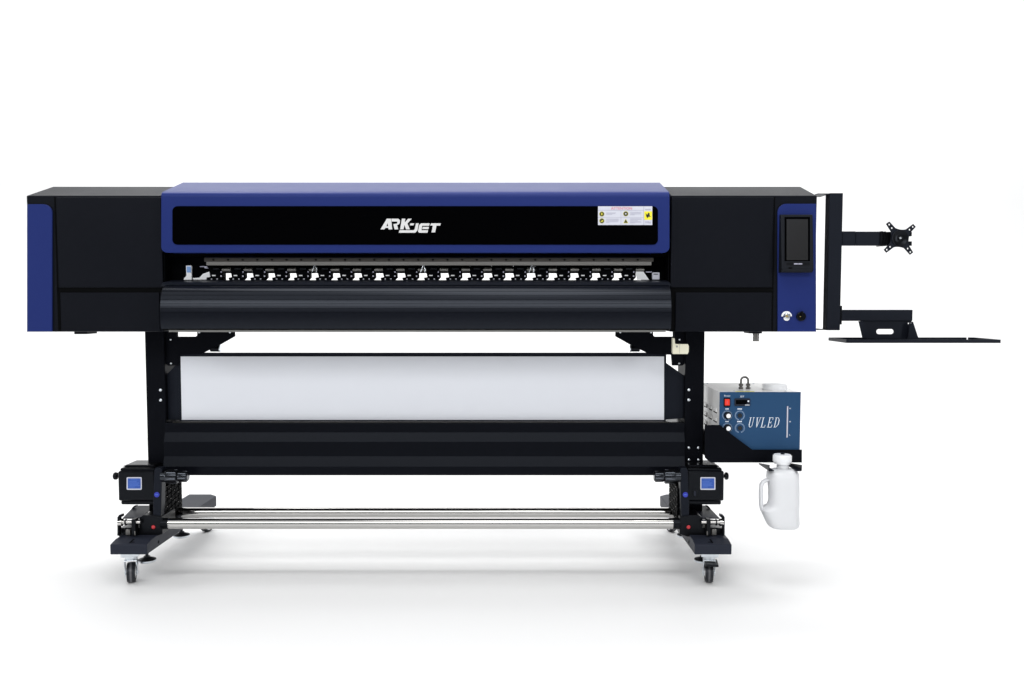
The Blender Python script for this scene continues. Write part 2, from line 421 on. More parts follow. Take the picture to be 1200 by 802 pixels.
# end blocks beside the rollers, plus thin black sheets added to darken the lit sides
b = MB()
b.pbox(190.5, 297, 262, 330.5, yp + 0.022, yp + 0.05, 'blackin')
b.box(xa + .001, xa + .004, .002, yp + .02, Zp(330, 0), Zp(297, 0), 'blackin')
b.build('cavity_wall', PR)
b = MB(); b.pbox(752, 297, 785.5, 330.5, yp + 0.052, yp + 0.07, 'blackin')
b.box(xb - .004, xb - .001, .002, yp + .05, Zp(330, 0), Zp(297, 0), 'blackin')
b.build('cavity_wall', PR)
b = MB()
b.shape([[(218, 311.5), (224.2, 311.5), (224.4, 328), (215.5, 328), (215.8, 326), (218.4, 323.5)]], yp - 0.012, yp - 0.004, 'white')
b.pbox(218.8, 312.4, 223.6, 319.5, yp - 0.014, yp - 0.011, 'ice')
b.shape([[(226, 327.8), (226, 326), (233.5, 325.6), (238, 321), (245, 318.6), (246.3, 324.6), (242, 325.5), (241.4, 327.8)]], yp - 0.006, yp + 0.004, 'white')
b.shape([[(234, 312.2), (242, 312.2), (243.5, 315), (240, 314.5), (239, 313.2), (234, 313)]], yp - 0.006, yp + 0.004, 'labelgrey')
b.build('media_clamp', PR, label='white media clamp with a pale blue tip')
b = MB()
b.shape([[(745, 318.5), (754, 318.5), (760.5, 328), (747, 328)]], yp - 0.004, yp + 0.004, 'white')
b.shape([rrect(764.5, 319.5, 773, 327.8, 1)], yp - 0.016, yp - 0.004, 'labelwhite', bev=0.001)
b.pbox(766, 321, 771, 321.9, yp - 0.018, yp - 0.015, 'slot')
b.shape([[(757, 318.4), (764, 318.4), (763.4, 319.6), (757.5, 319.6)]], yp - 0.004, yp + 0.004, 'labelgrey')
b.build('media_clamp', PR, label='small white clamp block with a slot')

# platen lip and curved guide plate
b = MB()
x0, x1 = Xp(191, 332, -0.04), Xp(785, 332, -0.04)
b.extr_x([(-0.055, Zp(333.5, -0.055)), (-0.04, Zp(331, -0.04)), (yp - 0.005, Zp(328.4, yp - 0.005)), (0.30, Zp(328.4, yp)), (0.30, Zp(336, 0)), (-0.05, Zp(336, -0.05))], x0, x1, 'navyblack')
b.build('platen', PR, 0.001)
prof = []
for (yy, py) in ((-0.03, 333.6), (-0.058, 335.2), (-0.0785, 339), (-0.0900, 344.5), (-0.0980, 351), (-0.1035, 358), (-0.1064, 365), (-0.1068, 371), (-0.1058, 377), (-0.1040, 382.5), (-0.1025, 385.5)):
    prof.append((yy, Zp(py, yy)))
# smooth curve through the profile; extrusion grooves cut into its upper part
dense = []
for i in range(len(prof) - 1):
    q = [Vector(prof[max(i - 1, 0)]), Vector(prof[i]), Vector(prof[i + 1]), Vector(prof[min(i + 2, len(prof) - 1)])]
    for k in range(4):
        t = k / 4
        c = 0.5 * (2 * q[1] + (q[2] - q[0]) * t + (2 * q[0] - 5 * q[1] + 4 * q[2] - q[3]) * t * t + (3 * q[1] - q[0] - 3 * q[2] + q[3]) * t ** 3)
        dense.append((c.x, c.y))
dense.append(prof[-1])
dg = []
for i, (yy, zz) in enumerate(dense):
    if i in (10, 13, 16, 19, 22, 25):
        dg += [(yy, zz + 0.0007), (yy + 0.003, zz + 0.0005), (yy + 0.003, zz - 0.0005), (yy, zz - 0.0007)]
    else: dg.append((yy, zz))
dg += [(-0.05, prof[-1][1]), (0.0, prof[0][1] - 0.01)]
x0, x1 = Xp(188.2, 360, -0.1), Xp(786.5, 360, -0.1)
GP = MB().extr_x(dg, x0, x1, 'guide', True).build('guide_plate', PR)
b = MB(); b.pbox(190.5, 384.2, 784.5, 387.0, -0.075, 0.10, 'slot'); b.build('guide_recess', PR)
b = MB(); b.box(Xp(205, 388, 0), Xp(777, 388, 0), -0.06, 0.02, Zp(389.3, -0.06), Zp(386.6, -0.06), 'strip')
b.build('edge_strip', PR, 0.001)

# touch screen
b = MB()
xs = [Xp(914.3, 251.5, -0.02), Xp(951.8, 251.5, -0.02)]
zt, zb = Zp(251, -0.03), Zp(319.5, -0.045)
b.extr_x([(-0.008, zt), (-0.028, zt - 0.002), (-0.050, zb + 0.012), (-0.040, zb), (-0.008, zb)], xs[0], xs[1], 'bezel')
TS = b.build('control_screen', PR, 0.003)
def ts_pt(px, py, out=0.001):                      # point on the tilted screen face
    t = (py - 251.5) / (316.0 - 251.5); Y = -0.028 + t * (-0.022) - out
    return P(px, py, Y)
def ts_quad(b, x0, y0, x1, y1, m, out):
    b.add([ts_pt(x0, y0, out), ts_pt(x1, y0, out), ts_pt(x1, y1, out), ts_pt(x0, y1, out)], [(0, 1, 2, 3)], m)
b = MB(); ts_quad(b, 919.5, 254.5, 949.2, 306.2, 'gloss', 0.0008); ts_quad(b, 921.8, 257, 946.9, 305, 'screen', 0.0014)
b.build('screen_glass', TS)
b = MB(); ts_quad(b, 921.5, 307.5, 949.2, 311.2, 'screen', 0.0008); ts_quad(b, 921.8, 307.8, 948.9, 310.9, 'plastic', 0.0014)
ts_quad(b, 930.4, 308.7, 935.0, 310.1, 'labelgrey', 0.0020); ts_quad(b, 935.5, 308.7, 940.2, 310.1, 'labelgrey', 0.0020)
ts_quad(b, 924, 313.4, 928.5, 315.2, 'slot', 0.0010)
b.build('name_strip', TS)
# emergency button and key switch
c = P(922, 370.3, -0.008)
b = MB(); b.shape([disc(922, 371, 6.1, 24, 180, 367.5) + disc(922, 371, 3.9, 24, 360, 172)], c.y - .004, c.y + .001, 'white', bev=.0008)
b.shape([disc(922, 372.6, 3.6, 24, 0, 180) + [(918.4, 372.4)]], c.y - .004, c.y + .001, 'white', bev=.0008)
b.lathe(c, (0, -1, 0), [(0.001, 0.0105), (0.012, 0.0100), (0.014, 0.008), (0.014, 0.0001)], 'zinc')
b.shape([[(919.8, 371.8), (922, 368.2), (924.4, 371.8)]], c.y - 0.0165, c.y - 0.013, 'gold')
b.build('push_button', PR)
c = P(938.3, 371, -0.008)
b = MB(); b.lathe(c, (0, -1, 0), [(-0.002, 0.0165), (0.010, 0.0165), (0.012, 0.0145), (0.012, 0.0001)], 'plastic'); b.box(c.x - 0.003, c.x + 0.003, c.y - 0.02, c.y - 0.008, c.z - 0.002, c.z + 0.019, 'plastic')
b.shape([disc(938.0, 371.2, 0.6, 12)], c.y - 0.0215, c.y - 0.019, 'gold')
b.build('selector_knob', PR)
# cable gland
c = P(886, 391, 0.06)
b = MB(); b.lathe(c, (0, 0, -1), [(-0.01, 0.012), (0.006, 0.012), (0.006, 0.0105), (0.014, 0.0105), (0.014, 0.0118), (0.018, 0.0118), (0.018, 0.0105), (0.024, 0.0105), (0.024, 0.0115), (0.029, 0.0115), (0.029, 0.001)], 'alu', 24)
b.build('cable_gland', PR)

# legs
YL = 0.20
def bolt(b, px, py, Y, r=0.006):
    c = P(px, py, Y); b.lathe(c, (0, -1, 0), [(-0.002, r), (0.003, r * 0.9), (0.0045, r * 0.5), (0.0048, 0.0001)], 'zinc', 14)
LEGS = []
for (xl, xr, bolts) in ((171.2, 193.6, ((188.2, 457.2), (188.4, 469))), (802.6, 825.0, ((807.2, 457), (807.2, 468.8), (807.2, 525), (818.5, 525), (807.2, 539.2), (818.5, 539.2)))):
    b = MB(); b.box(Xp(xl, 460, YL), Xp(xr, 460, YL), YL, YL + 0.155, 0.172, Zb + 0.02, 'legblack')
    L = b.build('leg', PR, 0.003)
    for q in bolts:
        b = MB(); bolt(b, q[0], q[1], YL); b.build('bolt', L)
    LEGS.append(L)

# upper support brackets with a slot
def mirr(pts, c): return [(2 * c - x, y) for x, y in pts]
base = [(191, 386.5), (275, 386.5), (275.4, 394.3), (259, 403.6), (241, 412.4), (236, 415), (210, 416), (209, 428.6), (197, 428.6), (191, 424)]
slot = rrect(207.5, 386.9, 231, 394.7, 2.5, '0110')
scr = ((200, 398), (233.5, 389.6), (269.5, 389.6), (200.5, 426))
for left in (True, False):
    f = (lambda p: p) if left else (lambda p: mirr(p, 498.2))
    b = MB(); b.shape([f(base), f(slot)], 0.215, 0.221, 'legblack')
    B = b.build('support_bracket', PR)
    for q in scr:
        q = f([q])[0]; b = MB(); bolt(b, q[0], q[1], 0.215, 0.0042); b.build('screw', B)
    b = MB()
    p0, p1 = f([(247, 408.5)])[0], f([(257.5, 408.5)])[0]
    b.cyl(P(*p0, 0.23), P(*p1, 0.23), 0.013, 'plastic', n=24); b.cyl(P(*p1, 0.23), P(f([(258.6, 0)])[0][0], 408.5, 0.23), 0.0135, 'zinc', n=24)
    b.build('guide_bushing', B)

# white panel between the legs
YP = 0.222
b = MB(); b.pbox(209.2, 413.8, 780.6, 494.3, YP, YP + 0.03, 'navyblack')
DP = b.build('drying_panel', PR, 0.002)
MB().shape([[(211.6, 418), (778.2, 418), (778.2, 492.3), (213, 492.3)]], YP - 0.003, YP + 0.002, 'panel').build('white_sheet', DP)
for left in (True, False):
    pts = [(188, 447), (206, 428), (210.8, 424), (213.2, 492), (188, 492)] if left else [(779.4, 424.5), (806, 443.5), (806, 490), (778.6, 492)]
    b = MB(); b.shape([pts], YP + 0.004, YP + 0.012, 'navyblack'); b.build('panel_bracket', PR)

# black media tray / cross beam
Y1 = 0.185
pts = [(494.6, Y1 + .02), (496, Y1), (507, Y1), (518, Y1 - .012), (535, Y1 - .012), (547, Y1 - .025), (557.3, Y1 - .025)]
prof = [(yy, Zp(py, yy)) for py, yy in pts]
prof += [(Y1 - .005, prof[-1][1]), (Y1 + 0.12, prof[-1][1] + 0.02), (Y1 + 0.14, prof[0][1])]
b = MB(); b.extr_x(prof, Xp(194.5, 520, YL) + 0.001, Xp(801.6, 520, YL) - 0.001, 'beam')
b.build('cross_beam', PR, 0.0015)
b = MB(); b.box(Xp(205, 494, Y1 + .03), Xp(782, 494, Y1 + .03), Y1 + .004, Y1 + .05, prof[0][1], prof[0][1] + 0.0015, 'railup'); b.build('tray_edge', PR)

# feet with casters and levelling pads
MF = 491.5
ZF0, ZF1, ZF2 = Zp(650.2, -0.02), Zp(638.5, -0.02), 0.174
for left in (True, False):
    s = 1 if left else -1
    g = (lambda X: X) if left else (lambda X: 2 * XC - X)
    xo, xi = Xp(129, 650, -0.02), Xp(172.3, 650, -0.02)
    b = MB()
    # plan outline, bevelled nose and clipped rear corner
    y0, y1, y2, y3 = -0.02, 0.028, 0.765, 0.80
    ins = 0.012
    vs = [(xo, y0, ZF0), (xi, y0, ZF0), (xi, y2, ZF0), (xi - .04, y3, ZF0), (xo, y3, ZF0),
          (xo, y0, ZF1), (xi, y0, ZF1), (xi, y1, ZF2), (xi, y2, ZF2), (xi - .035, y3, ZF2), (xo, y3, ZF2), (xo, y1, ZF2)]
    vs = [(g(x), y, z) for x, y, z in vs]
    fs = [(0, 4, 3, 2, 1), (0, 1, 6, 5), (5, 6, 7, 11), (11, 7, 8, 9, 10), (1, 2, 8, 7, 6), (2, 3, 9, 8), (3, 4, 10, 9), (4, 0, 5, 11, 10)]
    b.add(vs, fs, 'foot')
    FT = b.build('foot', PR, 0.003)
    xm = (xo + xi) / 2
    b = MB()      # keyhole slot stamped on the sloped nose
    n0 = Vector((0, -(ZF2 - ZF1), -(y1 - y0))).normalized()
    def nose(x, t, up=0.0008): return (g(x), y0 + (y1 - y0) * t - 0.5 * up, ZF1 + (ZF2 - ZF1) * t + up)
    b.add([nose(xm - .003, .25), nose(xm + .003, .25), nose(xm + .006, .95), nose(xm - .001, .95)], [(0, 1, 2, 3)], 'slot')
    b.add([nose(xm + .003, .35), nose(xm + .016, .35), nose(xm + .016, .45), nose(xm + .003, .45)], [(0, 1, 2, 3)], 'slot')
    b.build('nose_slot', FT)
    b = MB(); c = Vector((g(xi), 0.09, 0.145)); b.lathe(c, (s, 0, 0), [(-.001, .006), (.001, .006), (.001, .0001)], 'slot', 14); b.build('bolt_hole', FT)
    # casters
    for (cy, ang) in ((0.045, 18 if left else -8), (0.755, -14 if left else 12)):
        xm = (xo + xi) / 2 + (-0.02 if left and cy < .3 else 0)
        C = thing('caster', '', '', (g(xm + (0.008 if left else -0.0)), cy, 0.0))
        del C['label']; del C['category']
        C.parent = PR; C.location = Vector((g(xm), cy, 0)) - PR.location
        R = 0.0385; wz = R
        Q = Matrix.Translation((g(xm), cy, 0)) @ Matrix.Rotation(math.radians(ang), 4, 'Z')
        # in the caster's own frame the wheel turns about X, trailing along +Y
        def put(b, m4):
            b.v = [tuple(m4 @ Vector(p)) for p in b.v]; return b
        tr = 0.012 if cy < .3 else 0.046
        b = MB(); b.lathe((-.0125, tr, wz), (1, 0, 0), [(-.003, R * .80), (-0.002, R * .93), (.003, R), (.022, R), (.027, R * .93), (.028, R * .80)], 'rubber', 36)
        b.lathe((-.0127, tr, wz), (1, 0, 0), [(0.0090, R + .0004), (.016, R + .0004)], 'greywheel', 36)
        W = put(b, Q).build('wheel', C)
        b = MB(); b.lathe((-.0125, tr, wz), (1, 0, 0), [(-.004, .0001), (-.004, R * .35), (-.001, R * .42), (0, R * .8), (.025, R * .8), (.026, R * .42), (.029, R * .35), (.029, .0001)], 'white', 30)
        put(b, Q).build('wheel_hub', C)
        b = MB()
        for sx in (-1, 1):
            vs2 = []
            for (yy, zz) in ((tr - .014, wz - .012), (tr + .012, wz - .012), (tr + .018, wz + .012), (tr + .012, 0.092), (-.026, 0.092), (-.026, 0.075), (tr - .012, wz + .012)):
                vs2.append((yy, zz))
            b.extr_x(vs2, sx * .0195, sx * .0225, 'zinc')
        b.box(-.0223, .0223, -.026, tr + .012, 0.0905, 0.0935, 'zinc')
        b.cyl((0, 0, .0935), (0, 0, .108), .021, 'zinc', n=28)
        b.box(-.032, .032, -.032, .032, .108, ZF0 - 0.0005, 'zinc')
        b.cyl((-.024, tr, wz), (.024, tr, wz), .006, 'zinc', n=14)
        put(b, Q).build('fork', C, 0.001)
        if not left and cy < 0.3:
            b = MB(); b.extr_x([(-.06, .088), (-.06, .080), (-.03, .072), (0.01, .078), (0.01, .0895)], -.0165, .030, 'plastic'); put(b, Q).build('brake_pedal', C, 0.002)
    # levelling pads
    xm = (xo + xi) / 2
    for cy, zz in ((0.135, 0.066), (0.50, 0.066)):
        b = MB(); x = g(xm + 0.004)
        b.lathe((x, cy, zz - .012), (0, 0, 1), [(0, .0001), (0, .026), (.004, .034), (.010, .034)], 'zinc', 32)
        b.lathe((x, cy, zz - .012), (0, 0, 1), [(.010, .0335), (.012, .0335), (.020, .012), (.024, .012), (.024, .006), (ZF0 - zz + .012, .006)], 'rubber', 32)
        b.build('levelling_pad', PR)
    # small stop block on the rear of the foot
    b = MB(); b.box(g(xi - .03), g(xi - .002), 0.385, 0.44, ZF2 + 0.0005, ZF2 + .022, 'plastic'); b.build('stop_block', PR, 0.003)

# take-up unit
MT = 493.4
for left in (True, False):
    f = (lambda x: x) if left else (lambda x: 2 * MT - x)
    fl = (lambda p: [(f(x), y) for x, y in p])
    def pb(b, x0, y0, x1, y1, Y0, Y1, m): return b.pbox(f(x0), y0, f(x1), y1, Y0, Y1, m)
    ym = 0.10
    b = MB()
    pb(b, 138.3, 552.5, 181, 587.3, ym, ym + 0.16, 'plastic')
    pb(b, 141.5, 586.5, 181, 591.8, ym + 0.010, ym + 0.15, 'plastic')
    pb(b, 140.5, 548.8, 181, 553.0, ym + 0.012, ym + 0.15, 'plastic')
    pb(b, 145.5, 545.2, 181, 549.2, ym + 0.03, ym + 0.14, 'plastic')
    MO = b.build('take_up_motor', PR, 0.006, 3)
    b = MB()
    for k in range(3):
        pb(b, 141 + k * 1.6, 552.0 - k * 2.9, 180, 552.7 - k * 2.9, ym + 0.004 + k * .012, ym + 0.02 + k * .012, 'black')
    b.build('top_ridge', MO, 0.0008)
    b = MB(); b.shape([fl(rrect(148.4, 559.5, 166, 574.2, 1.0))], ym - 0.002, ym + 0.001, 'labelwhite')
    b.shape([fl(rrect(149.7, 560.8, 164.8, 572.8, .4))], ym - 0.0026, ym - 0.001, 'stblue')
    for (x0, x1, y) in ((153, 161, 562.2), (151.5, 160, 564.4), (151.5, 163, 565.9), (151.5, 162, 567.4), (151.5, 163.4, 568.9), (151.5, 158, 570.6)):
        xa_, xb_ = (x0, x1) if left else (315.2 - x1 , 315.2 - x0)
        b.shape([[(f(xa_), y), (f(xb_), y), (f(xb_), y + .75), (f(xa_), y + .75)]], ym - 0.0031, ym - 0.002, 'stprint')
    b.build('rating_plate', MO)
    c0 = P(f(139), 558, ym + .05); dx = -1 if left else 1
    b = MB(); b.lathe(c0, (dx, 0, 0), [(0, .007), (.006, .007), (.006, .014), (.014, .015), (.018, .012), (.018, .0001)], 'plastic', 10); b.build('knob', MO)
    if not left:
        b = MB(); b.pbox(811.8, 574.6, 817, 582.6, ym - .003, ym + .002, 'plastic'); b.pbox(813.3, 576, 815.6, 581.4, ym - .007, ym, 'foot'); b.build('rocker_switch', MO, 0.0008)
    # arm carrying motor and chuck
    b = MB(); b.shape([fl([(180.6, 551), (182, 548.6), (188.6, 548.6), (189.8, 551), (189, 586), (187.8, 622), (179, 622), (179.2, 588)])], ym - 0.012, ym + 0.03, 'navyblack', bev=0.003)
    pb(b, 182.6, 560, 189.2, 620, ym + 0.032, ym + 0.22, 'blackin')
    AR = b.build('take_up_arm', PR)
    b = MB(); b.shape([disc(f(183.6), 580, 3.0, 24)], ym - 0.015, ym - 0.011, 'badge'); b.shape([rrect(f(183.6) - 1.7, 579.5, f(183.6) + 1.7, 580.5, .3)], ym - 0.0165, ym - 0.013, 'stprint')
    b.build('round_badge', AR)
    # ribbed cable chain on the inner side, running up and back
    b = MB(); X0 = Xp(f(190.0), 590, ym + .03); sg = 1 if left else -1
    zb_, zt_ = Zp(612, ym + .03), Zp(571, ym + .03)
    nrow = 7
    for r in range(nrow):
        z = zb_ + (zt_ - zb_) * r / nrow
        for k in range(5):
            yy = ym + .022 + k * .038
            zz = z + k * .0045
            vs = [(X0, yy, zz), (X0 + sg * .012, yy, zz), (X0 + sg * .012, yy + .031, zz + .004), (X0, yy + .031, zz + .004)]
            h = (zt_ - zb_) / nrow * 0.80
            vs += [(x, y, z2 + h) for x, y, z2 in vs]
            b.add(vs, [(0, 1, 2, 3), (4, 5, 6, 7), (0, 1, 5, 4), (1, 2, 6, 5), (2, 3, 7, 6), (3, 0, 4, 7)], 'blackin')
            if (r + k) % 2 == 0:
                b.cyl((X0 + sg * .011, yy + .027, zz + .017), (X0 + sg * .0135, yy + .027, zz + .017), .0022, 'alu', n=8)
    b.build('cable_chain', AR, 0.001)
    # spindle chuck
    c0 = P(f(189.9), 558.5, ym + .002)
    b = MB(); b.lathe(c0, (sg, 0, 0), [(0, .022), (.018, .022), (.018, .026), (.022, .027), (.060, .025), (.062, .019), (.066, .021), (.096, .019), (.100, .015), (.100, .0001)], 'sheen', 20)
    for k in range(6):
        a = math.radians(60 * k + 15)
        d = Vector((0, math.cos(a), math.sin(a)))
        p = c0 + d * .0235
        b.cyl(p + Vector((sg * .024, 0, 0)), p + Vector((sg * .058, 0, 0)), .0042, 'sheen', n=8)
        p = c0 + d * .018
        b.cyl(p + Vector((sg * .066, 0, 0)), p + Vector((sg * .095, 0, 0)), .0035, 'sheen', n=8)
    b.build('spindle_chuck', AR)
    # clamp base under the motor
    b = MB(); yc = 0.055
    b.shape([fl([(137.5, 628), (137.5, 606.5), (139.5, 603.5), (142.8, 603.2), (142.8, 606), (139.8, 607.5), (139.4, 628)])], yc, yc + .02, 'plastic')
    b.shape([fl([(139.2, 629), (139.2, 619.5), (146, 618.5), (163.5, 618.5), (163.5, 607), (168, 604), (178, 604), (190, 606), (190.5, 626), (181, 629)])], yc + .028, yc + .16, 'plastic')
    pb(b, 154, 609, 158.5, 628, yc - .002, yc + .03, 'plastic')
    CB = b.build('clamp_base', PR, 0.0015)
    b = MB(); pts = []
    for (px, py, Y) in ((144, 607.0, .09), (165, 607.0, .09), (181, 592.5, .30), (158, 592.5, .30)):
        pts.append(P(f(px), py, Y))
    th = Vector((0, 0, -.004)); b.add(pts + [p + th for p in pts], [(0, 1, 2, 3), (4, 5, 6, 7), (0, 1, 5, 4), (1, 2, 6, 5), (2, 3, 7, 6), (3, 0, 4, 7)], 'foot'); b.build('cover_plate', CB)
    b = MB()
    b.cyl(P(f(139.6), 612.3, yc + .012), P(f(165), 612.3, yc + .012), .0085, 'chrome', n=20)
    b.cyl(P(f(139.4), 612.3, yc + .012), P(f(143.6), 612.3, yc + .012), .0145, 'chrome', n=20)
    b.cyl(P(f(147), 612.3, yc + .012), P(f(148.2), 612.3, yc + .012), .012, 'plastic', n=20)
    b.build('clamp_shaft', CB)
    b = MB(); pb(b, 147.2, 620.8, 152.4, 627.6, yc + .012, yc + .03, 'alu'); b.build('slide_block', CB, 0.001); b = MB(); pb(b, 157.2, 623, 158.6, 627.8, yc - .006, yc, 'alu')
    b.build('slide_block', CB, 0.001)
    c0 = P(f(180), 617.8, ym - .014)
    b = MB(); b.lathe(c0, (0, -1, 0), [(-.006, .014), (.002, .014), (.003, .010), (.003, .0001)], 'plastic', 10); b.build('lock_knob', CB)
    b = MB(); b.lathe(c0, (0, -1, 0), [(.0025, .0078), (.006, .0062), (.008, .004), (.008, .0001)], 'rose', 20); b.build('red_button', CB)
    hk = fl([(155.5, 596.5), (159.3, 594), (159.6, 592.8), (157, 593), (154.5, 595.6), (154.2, 598), (156, 597.8)])
    b = MB(); b.shape([hk], .24, .255, 'plastic'); b.build('hook', CB)

# two chrome roller bars
for (py, Y, xa_, xb_) in ((613.7, 0.10, 198.5, 788), (600.8, 0.275, 203, 790)):
    b = MB(); c0, c1 = P(xa_, py, Y), P(xb_, py, Y); r = 0.0205
    b.cyl(c0, c1, r, 'chrome', n=64)
    RB = b.build('roller_bar', PR)
    for c, d in ((c0, -1), (c1, 1)):
        b = MB(); b.cyl(c, c + Vector((d * .028, 0, 0)), r * 1.06, 'plastic', n=32); b.build('end_collar', RB, 0.0015)

# cream lever under the right housing
b = MB(); yv = 0.02
b.shape([[(788.2, 396), (791, 397), (791.2, 403), (794, 403.4), (806.2, 403.4), (807.4, 406), (807.2, 412.5), (806, 415.2), (789, 415.2), (788, 413)]], yv, yv + 0.022, 'cream', bev=0.002)
LV = b.build('release_lever', PR)
b = MB(); b.tube([P(789.2, 386, yv + .01), P(789.2, 391, yv + .01), P(789.4, 397, yv + .01)], .0035, 'plastic'); b.build('lever_stem', LV)
b = MB(); b.shape([disc(793.3, 406.3, 1.2, 14)], yv - .001, yv + .003, 'strip'); b.pbox(796.2, 404.2, 796.5, 414.4, yv - .0006, yv + .002, 'strip'); b.build('lever_screw', LV)

# monitor bracket
yq = 0.0
b = MB()
b.box(Xp(970.6, 306, yq), Xp(986.3, 306, yq), yq, yq + 0.045, Zp(387.3, yq), Zp(226.4, yq), 'navyblack')
MP = b.build('monitor_post', PR, 0.002)
b = MB()
zt_, zb_ = Zp(226.6, yq), Zp(387.1, yq)
b.box(Xp(957, 306, yq), Xp(970.6, 306, yq) - .0005, yq + .002, yq + .10, zt_ - .0035, zt_ - .0005, 'navyblack')
b.build('post_flange', MP); b = MB()
b.box(Xp(955, 306, yq), Xp(970.6, 306, yq) - .0005, yq + .002, yq + .10, zb_ + .0005, zb_ + .0035, 'navyblack')
b.build('post_flange', MP)
b = MB()
b.pbox(986.9, 271.2, 1003, 288, yq + .008, yq + .03, 'navyblack')
b.pbox(1003, 271.5, 1031.5, 287.9, yq + .005, yq + .033, 'navyblack')
b.pbox(1031.7, 271, 1035.2, 288.7, yq, yq + .04, 'plastic')
b.pbox(1035.5, 271.3, 1039, 288.5, yq + .004, yq + .036, 'plastic')
b.pbox(1039.2, 271.8, 1046, 288.2, yq + .01, yq + .035, 'plastic')
MA = b.build('monitor_arm', PR, 0.0025)
for (ya_, yb_) in ((272, 277), (283, 288.2)):
    b = MB(); b.pbox(1064, ya_, 1068.7, yb_, -.0215, -.010, 'plastic'); b.build('joint_clip', MA, 0.001)
# four-armed mounting plate
cx, cy = 1054.8, 279.4
tips = [(1040.6, 261.2), (1071.8, 264.4), (1068.5, 297.3), (1037.6, 294.6)]
out = []
for k in range(4):
    t = Vector(tips[k]); c = Vector((cx, cy)); d = (t - c).normalized(); nrm = Vector((-d.y, d.x))
    out += [t - nrm * 2.2, t + nrm * 2.2]
    t2 = Vector(tips[(k + 1) % 4]); d2 = (t2 - c).normalized(); n2 = Vector((-d2.y, d2.x))
    a = t + nrm * 2.2 - d * 8.5; e = t2 - n2 * 2.2 - d2 * 8.5
    mid = c + (d + d2).normalized() * 10.2
    for q in range(1, 9):
        u = q / 9; ctrl = mid * 2 - (a + e) / 2
        out.append(a * (1 - u) ** 2 + ctrl * 2 * u * (1 - u) + e * u * u)
holes = []
for t in tips:
    d = (Vector(t) - Vector((cx, cy))).normalized()
    for r in (20.3, 15.2):
        h = Vector((cx, cy)) + d * r
        if (h - Vector((cx, cy))).length < (Vector(t) - Vector((cx, cy))).length: holes.append(disc(h.x, h.y, 1.15, 12))
b = MB(); b.shape([[tuple(p) for p in out]] + holes, -0.028, -0.022, 'navyblack')
MPL = b.build('mounting_plate', MA)
c = P(1054.5, 279.4, -0.028)
b = MB(); b.lathe(c, (0, -1, 0), [(-.002, .029), (.004, .029), (.004, .026), (.001, .022), (.001, .008), (.004, .007), (.005, .0001)], 'plastic', 32)
b.cyl(c + Vector((0, .003, 0)), c + Vector((0, .045, 0)), .018, 'plastic', n=24)
b.lathe(c, (0, -1, 0), [(.0045, .0042), (.0065, .003), (.0066, .0001)], 'zinc', 14)
b.build('swivel_joint', MA)
b = MB(); b.pbox(985.6, 363.3, 1069.6, 376.3, yq + .003, yq + .045, 'navyblack')
KA = b.build('keyboard_arm', PR, 0.002)
b = MB(); b.pbox(985.0, 358.5, 986.8, 380.5, yq + .001, yq + .05, 'plastic'); b.build('arm_flange', KA, 0.001)
b = MB()
b.shape([[(1008, 375.6), (1068, 375.6), (1075, 397), (1016.5, 397)], rrect(1027, 385.8, 1047.5, 391.8, 2.9), disc(1064.8, 379.2, .9, 10), disc(1068, 379.2, .9, 10)], yq + .012, yq + .016, 'navyblack')
b.shape([[(1006.2, 376.6), (1011.5, 376.6), (1018, 396.5), (1011, 396.5)]], yq - .01, yq - .006, 'navyblack')
b.shape([[(1066, 381), (1070, 377), (1076.5, 397), (1064, 397)]], yq - .01, yq - .006, 'navyblack')
b.build('tray_bracket', KA)
yf, yb = -0.10, 0.085
zt_ = Zp(398.2, yf); zb_ = Zp(402.2, yf); xl, xr = Xp(992, 400, yf), Xp(1172.8, 400, yf)
b = MB(); t = 0.004
b.box(xl, xr, yf, yf + t, zb_, zt_, 'navyblack'); b.box(xl, xr - .03, yb - t, yb, zb_, zt_, 'navyblack'); b.box(xr - .024, xr, yb - t, yb, zb_, zt_, 'navyblack')
b.box(xl, xl + t, yf + t, yb - t, zb_, zt_, 'navyblack'); b.box(xr - t, xr, yf + t, yb - t, zb_, zt_, 'navyblack')
b.box(xl + t, xr - t, yf + t, yb - t, zb_, zb_ + .002, 'navyblack')
b.build('keyboard_tray', PR, 0.0008)

# shelf bracket for the cooler
yk = 0.088; yc = 0.10
b = MB()
b.shape([[(826, 498.3), (844, 498.3), (856.5, 508.6), (881.6, 527.2), (939.8, 527.2), (939.8, 542.3), (832.4, 542.3), (826, 536.5)]], yk, yk + .003, 'legblack')
zs = Zp(527.6, yc)
b.box(Xp(832.4, 520, yk), Xp(939.8, 520, yk), yk + .0032, .48, zs - .004, zs - .001, 'legblack')
xs_ = Xp(832.4, 520, yk)
b.box(Xp(825.6, 520, YL) + .0005, xs_ + .01, yk + .0032, YL + .10, Zp(534, YL), Zp(505, YL), 'legblack')
SB = b.build('cooler_shelf', PR)
b = MB()
zh = Zp(543.4, yk)
for px_, sg in ((889.3, 1), (925.6, -1)):
    xq = Xp(px_, 543, yk)
    b.extr_x([(yk - .0005, zh), (yk - .0005, zh + .002), (-.05, zh + .020), (-.05, zh)], xq - .0015, xq + .0015, 'navyblack')
    b.box(xq, xq + sg * .018, -.05, yk - .0005, zh - .003, zh - .0002, 'navyblack')
    b.build('bottle_fork', SB); b = MB()


